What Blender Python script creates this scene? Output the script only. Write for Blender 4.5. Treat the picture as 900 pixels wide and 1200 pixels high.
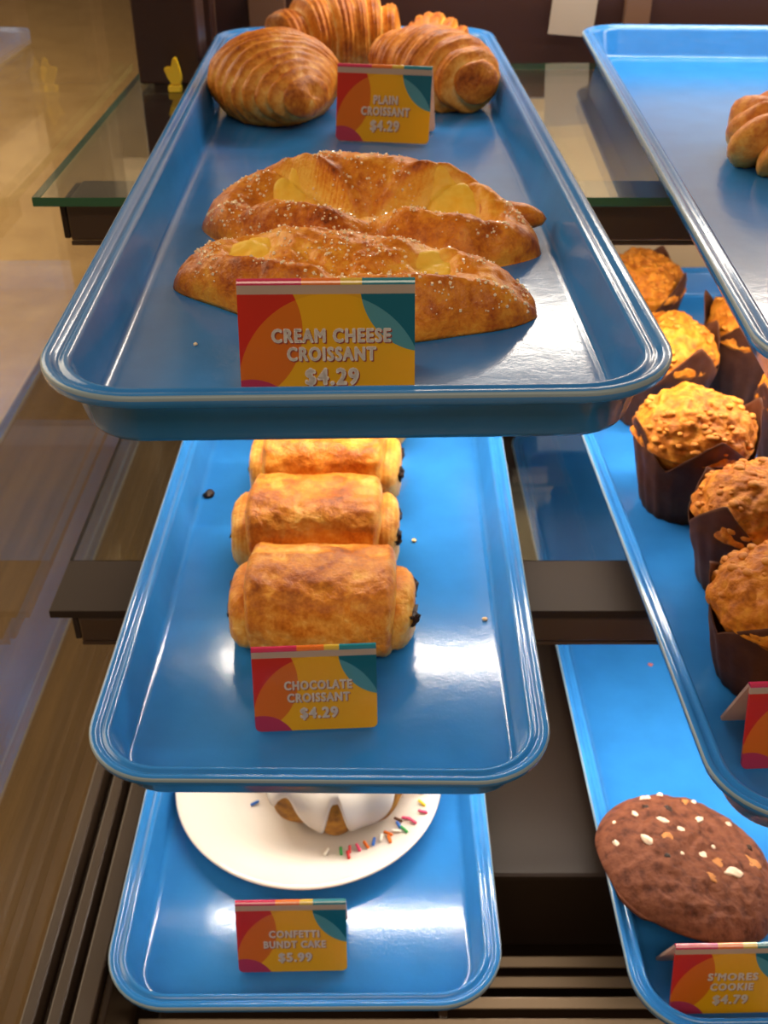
import bpy, bmesh, math, random
from mathutils import Vector, Matrix, noise

for o in list(bpy.data.objects):
    bpy.data.objects.remove(o)
S = bpy.context.scene
COL = S.collection
H = 1.35            # camera height above the shop floor (m); heights below are written relative to the camera
PI = math.pi

# ------------------------------------------------------------------ camera
cd = bpy.data.cameras.new('camera')
cam = bpy.data.objects.new('camera', cd)
COL.objects.link(cam)
cd.sensor_fit = 'VERTICAL'
cd.sensor_height = 36.0
cd.lens = 1239.27 / 1200 * 36.0
cd.clip_start = 0.01
cam.location = (0, 0, H)
cam.rotation_euler = (math.radians(90 - 34.43), 0, 0)
cd.dof.use_dof = True
cd.dof.focus_distance = 0.42
cd.dof.aperture_fstop = 18.0
S.camera = cam

# ------------------------------------------------------------------ world, lights, exposure
w = bpy.data.worlds.new('world')
S.world = w
w.use_nodes = True
w.node_tree.nodes['Background'].inputs['Color'].default_value = (1.0, 0.78, 0.56, 1)
w.node_tree.nodes['Background'].inputs['Strength'].default_value = 0.17
S.view_settings.view_transform = 'Standard'
S.view_settings.look = 'None'
S.view_settings.gamma = 1
S.view_settings.exposure = 0.0
S.view_settings.use_curve_mapping = False
S.cycles.use_denoising = True
S.cycles.max_bounces = 8
S.cycles.transparent_max_bounces = 16
S.cycles.sample_clamp_indirect = 4


def area(name, loc, rot, sx, sy, power, color):
    l = bpy.data.lights.new(name, 'AREA')
    l.shape = 'RECTANGLE'
    l.size, l.size_y, l.energy, l.color = sx, sy, power, color
    o = bpy.data.objects.new(name, l)
    o.location = (loc[0], loc[1], loc[2] + H)
    o.rotation_euler = rot
    COL.objects.link(o)
    return o


WARM = (1.0, 0.91, 0.78)
area('shelf_led_light', (0.255, 0.634, -0.2234), (0, 0, 0), 0.77, 0.014, 3.0, WARM)        # strip under the upper glass shelf
area('lower_shelf_led_light', (0.255, 0.4905, -0.4304), (0, 0, 0), 0.77, 0.007, 1.8, WARM)   # strip under the lower glass shelf
area('canopy_led_light', (0.40, 0.93, 0.050), (math.radians(-6), 0, 0), 0.84, 0.045, 4.2, WARM)   # strip in the case's top rail
area('floor_fill_light', (-3.6, 3.2, 1.55), (0, math.radians(-18), 0), 3.0, 5.0, 260, (1.0, 0.80, 0.55))  # added fill that brightens the shop floor, not an actual fixture
kl = area('wall_fill_light', (1.6, 1.15, 1.45), (math.radians(66), 0, 0), 3.4, 0.6, 46, (1.0, 0.86, 0.68))   # unseen fill added to brighten the wall behind the counter
kl.data.spread = math.radians(95)
area('front_fill_light', (0.2, -1.05, 1.35), (math.radians(-26), 0, 0), 2.4, 1.0, 54, (1.0, 0.82, 0.60))  # added fill from the front for pastries and price cards, no real lamp


# ------------------------------------------------------------------ node helpers
def mat(name):
    m = bpy.data.materials.new(name)
    m.use_nodes = True
    nt = m.node_tree
    return m, nt, nt.nodes['Principled BSDF']


def N(nt, typ, **kw):
    n = nt.nodes.new(typ)
    for k, v in kw.items():
        if k in n.inputs:
            n.inputs[k].default_value = v
        else:
            setattr(n, k, v)
    return n


def L(nt, a, b):
    nt.links.new(a, b)


def ramp(nt, fac, stops):
    r = nt.nodes.new('ShaderNodeValToRGB')
    e = r.color_ramp.elements
    while len(e) < len(stops):
        e.new(0.5)
    for x, (p, c) in zip(e, stops):
        x.position = p
        x.color = (*c, 1)
    L(nt, fac, r.inputs[0])
    return r.outputs[0]


def objcoord(nt):
    return nt.nodes.new('ShaderNodeTexCoord').outputs['Object']


def noise_tex(nt, scale, detail=4, rough=0.55, vec=None):
    n = N(nt, 'ShaderNodeTexNoise')
    n.inputs['Scale'].default_value = scale
    n.inputs['Detail'].default_value = detail
    n.inputs['Roughness'].default_value = rough
    L(nt, vec if vec is not None else objcoord(nt), n.inputs['Vector'])
    return n.outputs['Fac']


def bump(nt, bsdf, height, strength, dist):
    b = N(nt, 'ShaderNodeBump')
    b.inputs['Strength'].default_value = strength
    b.inputs['Distance'].default_value = dist
    L(nt, height, b.inputs['Height'])
    L(nt, b.outputs[0], bsdf.inputs['Normal'])
    return b


def math_node(nt, op, a, b=None):
    n = nt.nodes.new('ShaderNodeMath')
    n.operation = op
    for i, v in enumerate((a, b)):
        if v is None:
            continue
        if isinstance(v, (int, float)):
            n.inputs[i].default_value = v
        else:
            L(nt, v, n.inputs[i])
    return n.outputs[0]


def plain(name, col, rough=0.5, metal=0.0, bump_scale=None, bump_str=0.2, bump_dist=0.0005, coat=0.0):
    m, nt, b = mat(name)
    b.inputs['Base Color'].default_value = (*col, 1)
    b.inputs['Roughness'].default_value = rough
    b.inputs['Metallic'].default_value = metal
    b.inputs['Coat Weight'].default_value = coat
    if bump_scale:
        bump(nt, b, noise_tex(nt, bump_scale), bump_str, bump_dist)
    return m


def mottled(name, stops, scale, rough=0.6, bump_str=0.3, bump_dist=0.0005, detail=5):
    m, nt, b = mat(name)
    f = noise_tex(nt, scale, detail)
    L(nt, ramp(nt, f, stops), b.inputs['Base Color'])
    b.inputs['Roughness'].default_value = rough
    b.inputs['Specular IOR Level'].default_value = 0.2
    bump(nt, b, f, bump_str, bump_dist)
    return m


# tray: glossy fibreglass with a fine leathery grain
M_TRAYLIP = plain('worn_pale_tray_lip', (0.22, 0.29, 0.34), 0.35)
M_TRAY, nt, b = mat('blue_fibreglass')
f = noise_tex(nt, 40, 3)
L(nt, ramp(nt, f, [(0.3, (0.024, 0.170, 0.46)), (0.7, (0.027, 0.192, 0.52))]), b.inputs['Base Color'])
b.inputs['Roughness'].default_value = 0.15
b.inputs['IOR'].default_value = 1.5
n1 = noise_tex(nt, 620, 2, 0.5)
n2 = noise_tex(nt, 130, 2, 0.5)
bump(nt, b, math_node(nt, 'ADD', math_node(nt, 'MULTIPLY', n1, 0.45), n2), 0.13, 0.0006)


# pastry: tone attribute (how much each spot browned in the oven) drives the crust colour
def pastry_mat(name, stops, rough=0.38, grain=900, gstr=0.5, flake=160):
    m, nt, b = mat(name)
    at = N(nt, 'ShaderNodeAttribute')
    at.attribute_name = 'tone'
    n1 = noise_tex(nt, 130, 5, 0.6)
    n2 = noise_tex(nt, 500, 4, 0.6)
    s = math_node(nt, 'ADD', at.outputs['Fac'],
                  math_node(nt, 'ADD', math_node(nt, 'MULTIPLY', math_node(nt, 'SUBTRACT', n1, 0.5), 0.95),
                            math_node(nt, 'MULTIPLY', math_node(nt, 'SUBTRACT', n2, 0.5), 0.50)))
    L(nt, ramp(nt, s, stops), b.inputs['Base Color'])
    b.inputs['Roughness'].default_value = rough
    b.inputs['Specular IOR Level'].default_value = 0.22
    v = N(nt, 'ShaderNodeTexNoise')
    v.inputs['Scale'].default_value = flake
    v.inputs['Detail'].default_value = 6
    v.inputs['Distortion'].default_value = 1.2
    L(nt, objcoord(nt), v.inputs['Vector'])
    hh = math_node(nt, 'ADD', math_node(nt, 'MULTIPLY', v.outputs['Fac'], 1.0), math_node(nt, 'MULTIPLY', noise_tex(nt, grain, 3), 0.35))
    bump(nt, b, hh, gstr, 0.0014)
    return m


CRUST = [(0.0, (0.86, 0.57, 0.20)), (0.28, (0.78, 0.38, 0.070)), (0.54, (0.62, 0.21, 0.020)), (0.80, (0.38, 0.09, 0.008)), (1.0, (0.16, 0.03, 0.004))]
M_CROISSANT = pastry_mat('croissant_crust', CRUST)
M_CHEESE = pastry_mat('sugared_crust', [(0.0, (0.88, 0.52, 0.09)), (0.28, (0.80, 0.36, 0.040)), (0.52, (0.66, 0.21, 0.016)), (0.78, (0.40, 0.085, 0.007)), (1.1, (0.13, 0.024, 0.004))], rough=0.34)
M_PAIN = pastry_mat('flaky_crust', [(0.0, (0.86, 0.57, 0.19)), (0.26, (0.78, 0.37, 0.060)), (0.50, (0.62, 0.20, 0.016)), (0.74, (0.38, 0.09, 0.007)), (1.0, (0.13, 0.03, 0.005))], rough=0.36, gstr=0.75)
M_DANISH = pastry_mat('danish_crust', [(0.0, (0.84, 0.46, 0.10)), (0.3, (0.72, 0.30, 0.045)), (0.55, (0.52, 0.15, 0.02)), (1.0, (0.22, 0.045, 0.01))])
M_CREAM = mottled('cream_cheese_filling', [(0.3, (0.86, 0.47, 0.035)), (0.7, (0.92, 0.62, 0.10))], 120, 0.4, 0.4, 0.002)
M_JAM = mottled('berry_jam', [(0.3, (0.30, 0.03, 0.03)), (0.7, (0.62, 0.22, 0.18))], 220, 0.3, 0.5, 0.002)
M_CHOC = mottled('dark_chocolate', [(0.3, (0.012, 0.006, 0.004)), (0.7, (0.05, 0.022, 0.014))], 300, 0.4, 0.6, 0.001)
M_SUGAR = plain('coarse_sugar', (0.92, 0.74, 0.50), 0.12)
M_CRUMB = plain('pastry_crumb', (0.80, 0.52, 0.24), 0.6)
M_MUFFIN = mottled('muffin_crumb', [(0.28, (0.26, 0.055, 0.004)), (0.5, (0.54, 0.155, 0.010)), (0.72, (0.70, 0.27, 0.024))], 160, 0.55, 0.8, 0.003)
M_CRUMBLE = mottled('streusel', [(0.3, (0.44, 0.115, 0.010)), (0.7, (0.66, 0.25, 0.028))], 180, 0.5, 0.6, 0.002)
M_COOKIE = mottled('chocolate_cookie', [(0.3, (0.060, 0.016, 0.008)), (0.48, (0.150, 0.046, 0.022)), (0.75, (0.225, 0.075, 0.036))], 150, 0.7, 0.9, 0.0022, 8)
M_MALLOW = plain('toasted_marshmallow', (0.84, 0.62, 0.44), 0.6, bump_scale=600, bump_str=0.4)
M_BISCUIT = plain('biscuit_piece', (0.46, 0.17, 0.035), 0.7, bump_scale=600, bump_str=0.4)
M_CAKE = mottled('golden_cake', [(0.3, (0.14, 0.055, 0.012)), (0.65, (0.42, 0.19, 0.025))], 140, 0.7, 0.6, 0.002)
M_GLAZE = plain('white_glaze', (0.76, 0.68, 0.61), 0.25, coat=0.3)
M_PLATE = plain('white_ceramic', (0.68, 0.61, 0.55), 0.22, coat=0.3)
M_BRONZE = plain('dark_bronze_metal', (0.050, 0.026, 0.014), 0.38, bump_scale=300, bump_str=0.05)
M_DECK = plain('brown_enamelled_steel', (0.015, 0.0075, 0.004), 0.42)
M_DECK.node_tree.nodes['Principled BSDF'].inputs['Specular IOR Level'].default_value = 0.2
M_TRIM = plain('brushed_brown_trim', (0.030, 0.019, 0.013), 0.55)
M_TRIM.node_tree.nodes['Principled BSDF'].inputs['Specular IOR Level'].default_value = 0.12
M_RAIL = plain('brown_channel', (0.045, 0.025, 0.013), 0.45)
M_SLAT = plain('anodised_slat', (0.25, 0.175, 0.11), 0.4, 0.3)
M_MAROON = plain('dark_maroon_laminate', (0.035, 0.012, 0.009), 0.40)
M_MULLION = plain('brown_laminate', (0.13, 0.062, 0.034), 0.45)
M_YELLOW = plain('yellow_plastic', (0.80, 0.52, 0.01), 0.35)
M_PAPERTAG = plain('white_paper', (0.34, 0.27, 0.21), 0.7)
M_DIFFUSER, nt, b = mat('led_diffuser')
b.inputs['Base Color'].default_value = (0.8, 0.75, 0.65, 1)
b.inputs['Emission Color'].default_value = (1, 0.86, 0.68, 1)
b.inputs['Emission Strength'].default_value = 6.0

# brown baking paper
M_WRAP, nt, b = mat('brown_baking_paper')
f = noise_tex(nt, 60, 4)
pc = ramp(nt, f, [(0.3, (0.085, 0.026, 0.010)), (0.7, (0.165, 0.055, 0.024))])
L(nt, pc, b.inputs['Base Color'])
b.inputs['Roughness'].default_value = 0.55
b.inputs['Specular IOR Level'].default_value = 0.3
bump(nt, b, noise_tex(nt, 130, 4), 0.25, 0.001)
WRAP_NODES = (nt, b, pc)


# thin sheet glass: mirror reflection by Fresnel over a clear, slightly tinted body
def glass(name, tint, ior, boost=1.0, rough=0.0):
    m, nt, b = mat(name)
    nt.nodes.remove(b)
    out = nt.nodes['Material Output']
    t = N(nt, 'ShaderNodeBsdfTransparent')
    t.inputs['Color'].default_value = (*tint, 1)
    g = N(nt, 'ShaderNodeBsdfGlossy')
    g.inputs['Roughness'].default_value = rough
    g.inputs['Color'].default_value = (0.95, 0.97, 0.96, 1)
    # Schlick reflectance, the same from both sides of the sheet
    ge = N(nt, 'ShaderNodeNewGeometry')
    dt = N(nt, 'ShaderNodeVectorMath', operation='DOT_PRODUCT')
    L(nt, ge.outputs['Normal'], dt.inputs[0])
    L(nt, ge.outputs['Incoming'], dt.inputs[1])
    f0 = ((ior - 1) / (ior + 1)) ** 2
    c1 = math_node(nt, 'SUBTRACT', 1.0, math_node(nt, 'ABSOLUTE', dt.outputs['Value']))
    fr = math_node(nt, 'ADD', f0, math_node(nt, 'MULTIPLY', 1 - f0, math_node(nt, 'POWER', c1, 5.0)))
    mx = N(nt, 'ShaderNodeMixShader')
    fac = math_node(nt, 'MULTIPLY', fr, boost)
    L(nt, fac, mx.inputs[0])
    L(nt, t.outputs[0], mx.inputs[1])
    L(nt, g.outputs[0], mx.inputs[2])
    L(nt, mx.outputs[0], out.inputs['Surface'])
    return m


M_GLASS = glass('clear_glass', (0.93, 0.95, 0.93), 1.5, 1.25)
M_SIDEGLASS = glass('side_glass', (0.97, 0.97, 0.96), 1.5, 1.05)
M_GLASSEDGE = plain('green_glass_edge', (0.030, 0.115, 0.055), 0.15)
M_ACRYLIC = glass('clear_acrylic', (0.95, 0.94, 0.93), 1.45, 1.0, 0.05)

# shop floor: beige speckled tile
M_FLOOR, nt, b = mat('beige_speckled_floor')
f = noise_tex(nt, 5, 8, 0.7)
L(nt, ramp(nt, f, [(0.3, (0.42, 0.255, 0.095)), (0.7, (0.62, 0.41, 0.175))]), b.inputs['Base Color'])
b.inputs['Roughness'].default_value = 0.35
M_WOOD, nt, b = mat('golden_brown_wood')
tc = N(nt, 'ShaderNodeMapping')
tc.inputs['Scale'].default_value = (14, 0.8, 14)
L(nt, objcoord(nt), tc.inputs['Vector'])
f = noise_tex(nt, 4, 6, 0.6, tc.outputs[0])
L(nt, ramp(nt, f, [(0.3, (0.115, 0.062, 0.018)), (0.7, (0.19, 0.105, 0.034))]), b.inputs['Base Color'])
b.inputs['Roughness'].default_value = 0.6
b.inputs['Specular IOR Level'].default_value = 0.2
M_WALL = mottled('off_white_wall', [(0.3, (0.58, 0.45, 0.30)), (0.7, (0.64, 0.50, 0.34))], 3, 0.7, 0.05)
M_BACKPANEL = plain('beige_back_panel', (0.44, 0.30, 0.17), 0.5)


def see_through(nt, b, col, k):
    """light shining on the far side of a thin sheet glows through it"""
    tr = N(nt, 'ShaderNodeBsdfTranslucent')
    if isinstance(col, tuple):
        tr.inputs['Color'].default_value = (*col, 1)
    else:
        L(nt, col, tr.inputs['Color'])
    mx = N(nt, 'ShaderNodeMixShader')
    mx.inputs[0].default_value = k
    L(nt, b.outputs[0], mx.inputs[1])
    L(nt, tr.outputs[0], mx.inputs[2])
    L(nt, mx.outputs[0], nt.nodes['Material Output'].inputs['Surface'])


# printed card: yellow ground with overlapping colour discs
def card_mat():
    m, nt, b = mat('printed_card')
    uv = N(nt, 'ShaderNodeUVMap')
    sep = N(nt, 'ShaderNodeSeparateXYZ')
    L(nt, uv.outputs[0], sep.inputs[0])
    x, y = sep.outputs[0], sep.outputs[1]

    def disc(cx, cy, r):
        dx = math_node(nt, 'MULTIPLY', math_node(nt, 'SUBTRACT', x, cx), 1.5)
        dy = math_node(nt, 'SUBTRACT', y, cy)
        d = math_node(nt, 'SQRT', math_node(nt, 'ADD', math_node(nt, 'MULTIPLY', dx, dx), math_node(nt, 'MULTIPLY', dy, dy)))
        return math_node(nt, 'LESS_THAN', d, r)
    big = disc(0.52, 0.12, 0.80)
    nbig = math_node(nt, 'SUBTRACT', 1.0, big)

    def mixc(fac, c0, c1):
        mx = nt.nodes.new('ShaderNodeMix')
        mx.data_type = 'RGBA'
        L(nt, fac, mx.inputs['Factor'])
        for s, c in (('A', c0), ('B', c1)):
            soc = [i for i in mx.inputs if i.name == s and i.type == 'RGBA'][0]
            if isinstance(c, tuple):
                soc.default_value = (*c, 1)
            else:
                L(nt, c, soc)
        return [o for o in mx.outputs if o.type == 'RGBA'][0]
    c = mixc(big, (0.82, 0.42, 0.014), (0.90, 0.50, 0.008))
    orange = mixc(nbig, (0.78, 0.20, 0.010), (0.68, 0.032, 0.012))
    c = mixc(disc(-0.05, 0.62, 0.62), c, orange)
    teal = mixc(nbig, (0.11, 0.36, 0.42), (0.006, 0.165, 0.235))
    c = mixc(disc(1.06, 0.98, 0.55), c, teal)
    c = mixc(disc(0.06, -0.22, 0.42), c, (0.56, 0.05, 0.12))
    c = mixc(math_node(nt, 'GREATER_THAN', y, 0.915), c, (0.60, 0.46, 0.36))
    L(nt, c, b.inputs['Base Color'])
    b.inputs['Roughness'].default_value = 0.3
    b.inputs['Coat Weight'].default_value = 0.25
    see_through(nt, b, c, 0.40)
    return m


see_through(*WRAP_NODES, 0.35)
M_CARD = card_mat()
M_FOLD, nt, b = mat('printed_card_fold')
uv = N(nt, 'ShaderNodeUVMap')
sep = N(nt, 'ShaderNodeSeparateXYZ')
L(nt, uv.outputs[0], sep.inputs[0])
r = ramp(nt, sep.outputs[0], [(0.0, (0.55, 0.03, 0.09)), (0.36, (0.72, 0.16, 0.02)), (0.58, (0.62, 0.40, 0.05)), (0.70, (0.02, 0.20, 0.26))])
r.node.color_ramp.interpolation = 'CONSTANT'
L(nt, r, b.inputs['Base Color'])
b.inputs['Roughness'].default_value = 0.12
b.inputs['Coat Weight'].default_value = 0.5
M_CARDBACK, nt, b = mat('pale_card_back')
b.inputs['Base Color'].default_value = (0.66, 0.46, 0.36, 1)
b.inputs['Roughness'].default_value = 0.3
see_through(nt, b, (0.72, 0.55, 0.45), 0.5)
M_LETTER = plain('cream_white_print', (0.95, 0.84, 0.74), 0.4)
M_LETTERSH = plain('dark_red_print', (0.42, 0.07, 0.03), 0.4)


# ------------------------------------------------------------------ mesh helpers
def link(name, me, parent=None, loc=None, rot=None, mats=(), smooth=True):
    for m in mats:
        me.materials.append(m)
    if smooth:
        for p in me.polygons:
            p.use_smooth = True
    o = bpy.data.objects.new(name, me)
    COL.objects.link(o)
    if loc:
        o.location = loc
    if rot:
        o.rotation_euler = rot
    if parent:
        o.parent = parent
    return o


def bm_obj(name, bm, m, parent=None, loc=None, rot=None, smooth=False):
    me = bpy.data.meshes.new(name)
    bmesh.ops.recalc_face_normals(bm, faces=bm.faces)
    bm.to_mesh(me)
    bm.free()
    return link(name, me, parent, loc, rot, m if isinstance(m, (list, tuple)) else [m], smooth)


def pydata(name, verts, faces, m, parent=None, loc=None, rot=None, smooth=True, tone=None):
    me = bpy.data.meshes.new(name)
    me.from_pydata([tuple(v) for v in verts], [], faces)
    me.update()
    if tone is not None:
        a = me.attributes.new('tone', 'FLOAT', 'POINT')
        a.data.foreach_set('value', tone)
    bm = bmesh.new()
    bm.from_mesh(me)
    bmesh.ops.recalc_face_normals(bm, faces=bm.faces)
    bm.to_mesh(me)
    bm.free()
    return link(name, me, parent, loc, rot, [m], smooth)


def box(bm, x0, x1, y0, y1, z0, z1, bev=0.0):
    r = bmesh.ops.create_cube(bm, size=1)
    vs = r['verts']
    for v in vs:
        v.co = Vector(((x0 + x1) / 2 + v.co.x * (x1 - x0), (y0 + y1) / 2 + v.co.y * (y1 - y0), (z0 + z1) / 2 + v.co.z * (z1 - z0)))
    if bev:
        es = list({e for v in vs for e in v.link_edges})
        bmesh.ops.bevel(bm, geom=es, offset=bev, segments=2, affect='EDGES', profile=0.5)
    return vs


def box_obj(name, x0, x1, y0, y1, z0, z1, m, bev=0.0, parent=None):
    """box with heights relative to the camera"""
    bm = bmesh.new()
    cx, cy, cz = (x0 + x1) / 2, (y0 + y1) / 2, z0
    box(bm, x0 - cx, x1 - cx, y0 - cy, y1 - cy, 0, z1 - z0, bev)
    loc = Vector((cx, cy, cz + H))
    if parent:
        loc = loc - parent.location
    return bm_obj(name, bm, m, parent, loc)


def tag(o, label, cat, group=None):
    o['label'] = label
    o['category'] = cat
    if group:
        o['group'] = group
    return o


def empty(name, loc, rz=0, rot=None):
    o = bpy.data.objects.new(name, None)
    o.empty_display_size = 0.01
    COL.objects.link(o)
    o.location = (loc[0], loc[1], loc[2] + H)
    o.rotation_euler = rot if rot else (0, 0, rz)
    return o


def struct(o):
    o['kind'] = 'structure'
    return o


def nz(p, s, seed=0.0):
    return noise.noise(Vector((p[0] * s + seed * 7.31, p[1] * s - seed * 3.7, p[2] * s + seed * 1.9)))


def fbm(p, s, seed=0.0, oct=4):
    a, t = 1.0, 0.0
    for i in range(oct):
        t += a * nz(p, s, seed + i * 11.3)
        s *= 2.1
        a *= 0.5
    return t


def loft_faces(n, m):
    f = []
    for i in range(n - 1):
        for j in range(m):
            f.append((i * m + j, i * m + (j + 1) % m, (i + 1) * m + (j + 1) % m, (i + 1) * m + j))
    f.append(tuple(reversed(range(m))))
    f.append(tuple((n - 1) * m + j for j in range(m)))
    return f


def sm(a, b, x):
    t = max(0.0, min(1.0, (x - a) / (b - a)))
    return t * t * (3 - 2 * t)


def gs(x, s):
    return math.exp(-(x / s) ** 2)


# ------------------------------------------------------------------ heights of the shelves (relative to the camera)
Z1, Z2, Z3 = -0.1908, -0.4031, -0.5738      # upper shelf, lower shelf, deck
XL, XR = -0.205, 0.62                        # the case's left glass and its far right end

# ------------------------------------------------------------------ structure
fl = bmesh.new()
box(fl, -8, 6, -3, 12, -0.02, 0)
struct(bm_obj('floor', fl, M_FLOOR))
struct(box_obj('wall_back', -0.42, 5.0, 2.6, 2.7, -1.35, 2.0, M_WALL))
struct(box_obj('wall_far', -8, -0.42, 11.6, 11.7, -1.35, 2.0, M_WALL))

# the case: back panel, rear rail with stiles, deck, plinth, side glass and its channel
struct(box_obj('wall_case_back', XL, XR, 1.045, 1.06, -0.415, -0.205, M_BACKPANEL))
struct(box_obj('wall_case_back_lower', XL, XR, 1.045, 1.06, Z3 - 0.05, -0.4153, M_DECK))
rail = empty('sliding_door_frame', (0.2, 1.03, -0.215))
tag(rail, 'dark maroon sliding door frame along the back of the case', 'frame')
box_obj('rail', XL, XR, 1.015, 1.044, -0.208, -0.145, M_MAROON, 0.002, rail)
for x0, x1 in ((-0.168, -0.148), (-0.118, -0.086), (0.21, 0.232), (0.40, 0.43)):
    box_obj('stile', x0, x1, 1.004, 1.0148, -0.208, -0.145, M_MULLION, 0.001, rail)
struct(box_obj('trim_1', -0.190, -0.141, 0.866, 0.905, Z1 + 0.0002, -0.08, M_MAROON, 0.002))
struct(box_obj('trim_4', -0.190, -0.141, 0.866, 0.905, Z2 + 0.0002, Z1 - 0.0058, M_MAROON, 0.002))
struct(box_obj('trim_5', XL + 0.001, XL + 0.058, 0.985, 1.003, Z3 + 0.0002, -0.10, M_MAROON, 0.002))
dk = box_obj('floor_deck', XL + 0.046, XR, 0.425, 1.04, Z3 - 0.075, Z3, M_DECK, 0.003)
struct(dk)
sg = box_obj('window_1', XL - 0.004, XL, 0.24, 1.0, Z3 - 0.15, 0.10, M_SIDEGLASS)
struct(sg)
ch = bmesh.new()
for dx, w_, z0_, z1_ in ((0.001, 0.008, -0.078, 0.004), (0.0095, 0.005, -0.078, -0.010), (0.015, 0.008, -0.078, 0.001), (0.0235, 0.004, -0.078, -0.012), (0.028, 0.012, -0.078, -0.001), (0.0405, 0.005, -0.078, -0.008)):
    box(ch, XL + dx, XL + dx + w_, 0.24, 1.0, Z3 + z0_, Z3 + z1_, 0.0012)
for v in ch.verts:
    v.co.z += H
struct(bm_obj('trim_2', ch, M_RAIL))
struct(box_obj('trim_3', XL, XR, 0.20, 1.04, Z3 - 0.24, Z3 - 0.20, M_BRONZE))
# wood ledge beside the case
tag(box_obj('wooden_counter', -0.47, XL - 0.012, -0.4, 1.75, -1.35, -0.64, M_WOOD, 0.004),
    'golden brown wooden counter beside the left glass of the case', 'counter')

# air grille in front of the deck
gr = empty('air_grille', (0.2, 0.36, Z3 - 0.20))
tag(gr, 'brown metal air grille with bright slats below the front of the deck', 'grille')
for k in range(11):
    y = 0.413 - k * 0.0145
    bm = bmesh.new()
    box(bm, -0.356, 0.4, -0.0036, 0.0036, -0.0015, 0.0015, 0.0007)
    s = bm_obj('slat', bm, M_SLAT, gr, (0, y - 0.36, 0.126), (math.radians(28), 0, 0))
box_obj('grille_tray', XL + 0.047, 0.61, 0.255, 0.424, Z3 - 0.20, Z3 - 0.135, M_BRONZE, 0.002, gr)
for x in (0.035, 0.30):
    box_obj('crossbar', x, x + 0.006, 0.255, 0.424, Z3 - 0.1345, Z3 - 0.079, M_BRONZE, 0.001, gr)


# glass shelves
def glass_shelf(z, y0, y1, th, edge_m, label):
    r = empty('glass_shelf', (0.2, y0, z - th))
    tag(r, label, 'shelf')
    bm = bmesh.new()
    box(bm, XL + 0.006 - 0.2, XR - 0.2, 0.0, y1 - y0, 0, th, 0.0006)
    bm.normal_update()
    me = bpy.data.meshes.new('pane')
    for f in bm.faces:
        f.material_index = 0 if abs(f.normal.z) > 0.7 else 1
    bm.to_mesh(me)
    bm.free()
    link('pane', me, r, mats=[M_GLASS, edge_m], smooth=False)
    return r


glass_shelf(Z1, 0.592, 0.945, 0.0055, M_GLASSEDGE, 'upper clear glass shelf with green front edge under the top trays')
s2 = glass_shelf(Z2, 0.534, 0.945, 0.0055, M_TRIM, 'lower clear glass shelf with brown front trim under the middle trays')
box_obj('front_trim', XL + 0.006, XR, 0.484, 0.5338, Z2 - 0.0055, Z2, M_TRIM, 0.0006, s2)


def led_bar(y0, ztop, hgt, depth, x0, ly, label):
    r = empty('light_bar', (0.2, y0, ztop - hgt))
    tag(r, label, 'light bar', None)
    box_obj('housing', x0, XR, y0, y0 + depth, ztop - hgt, ztop, M_BRONZE, 0.0015, r)
    box_obj('end_cap', x0 - 0.004, x0 - 0.0002, y0 + 0.001, y0 + depth - 0.001, ztop - hgt + 0.001, ztop - 0.001, M_TRIM, 0.001, r)
    box_obj('front_lip', x0, XR, y0, y0 + 0.0018, ztop - hgt - 0.0026, ztop - hgt - 0.0001, M_BRONZE, 0.0003, r)
    box_obj('diffuser', x0 + 0.01, XR, ly - 0.005, ly + 0.005, ztop - hgt - 0.0014, ztop - hgt - 0.0002, M_DIFFUSER, 0.0004, r)
    return r


led_bar(0.600, Z1 - 0.0058, 0.0225, 0.043, XL + 0.022, 0.634, 'dark bronze light bar under the front of the upper glass shelf')
led_bar(0.4845, Z2 - 0.0058, 0.0185, 0.030, XL + 0.022, 0.4905, 'dark bronze light bar under the front of the lower glass shelf')


# ------------------------------------------------------------------ trays
def LIP(c, W, LEN, R):
    """how far a point lies inside the tray's rounded outline"""
    qx, qy = abs(c.x) - (W / 2 - R), abs(c.y - LEN / 2) - (LEN / 2 - R)
    return R - math.hypot(max(qx, 0), max(qy, 0)) - min(max(qx, qy), 0)


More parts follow.
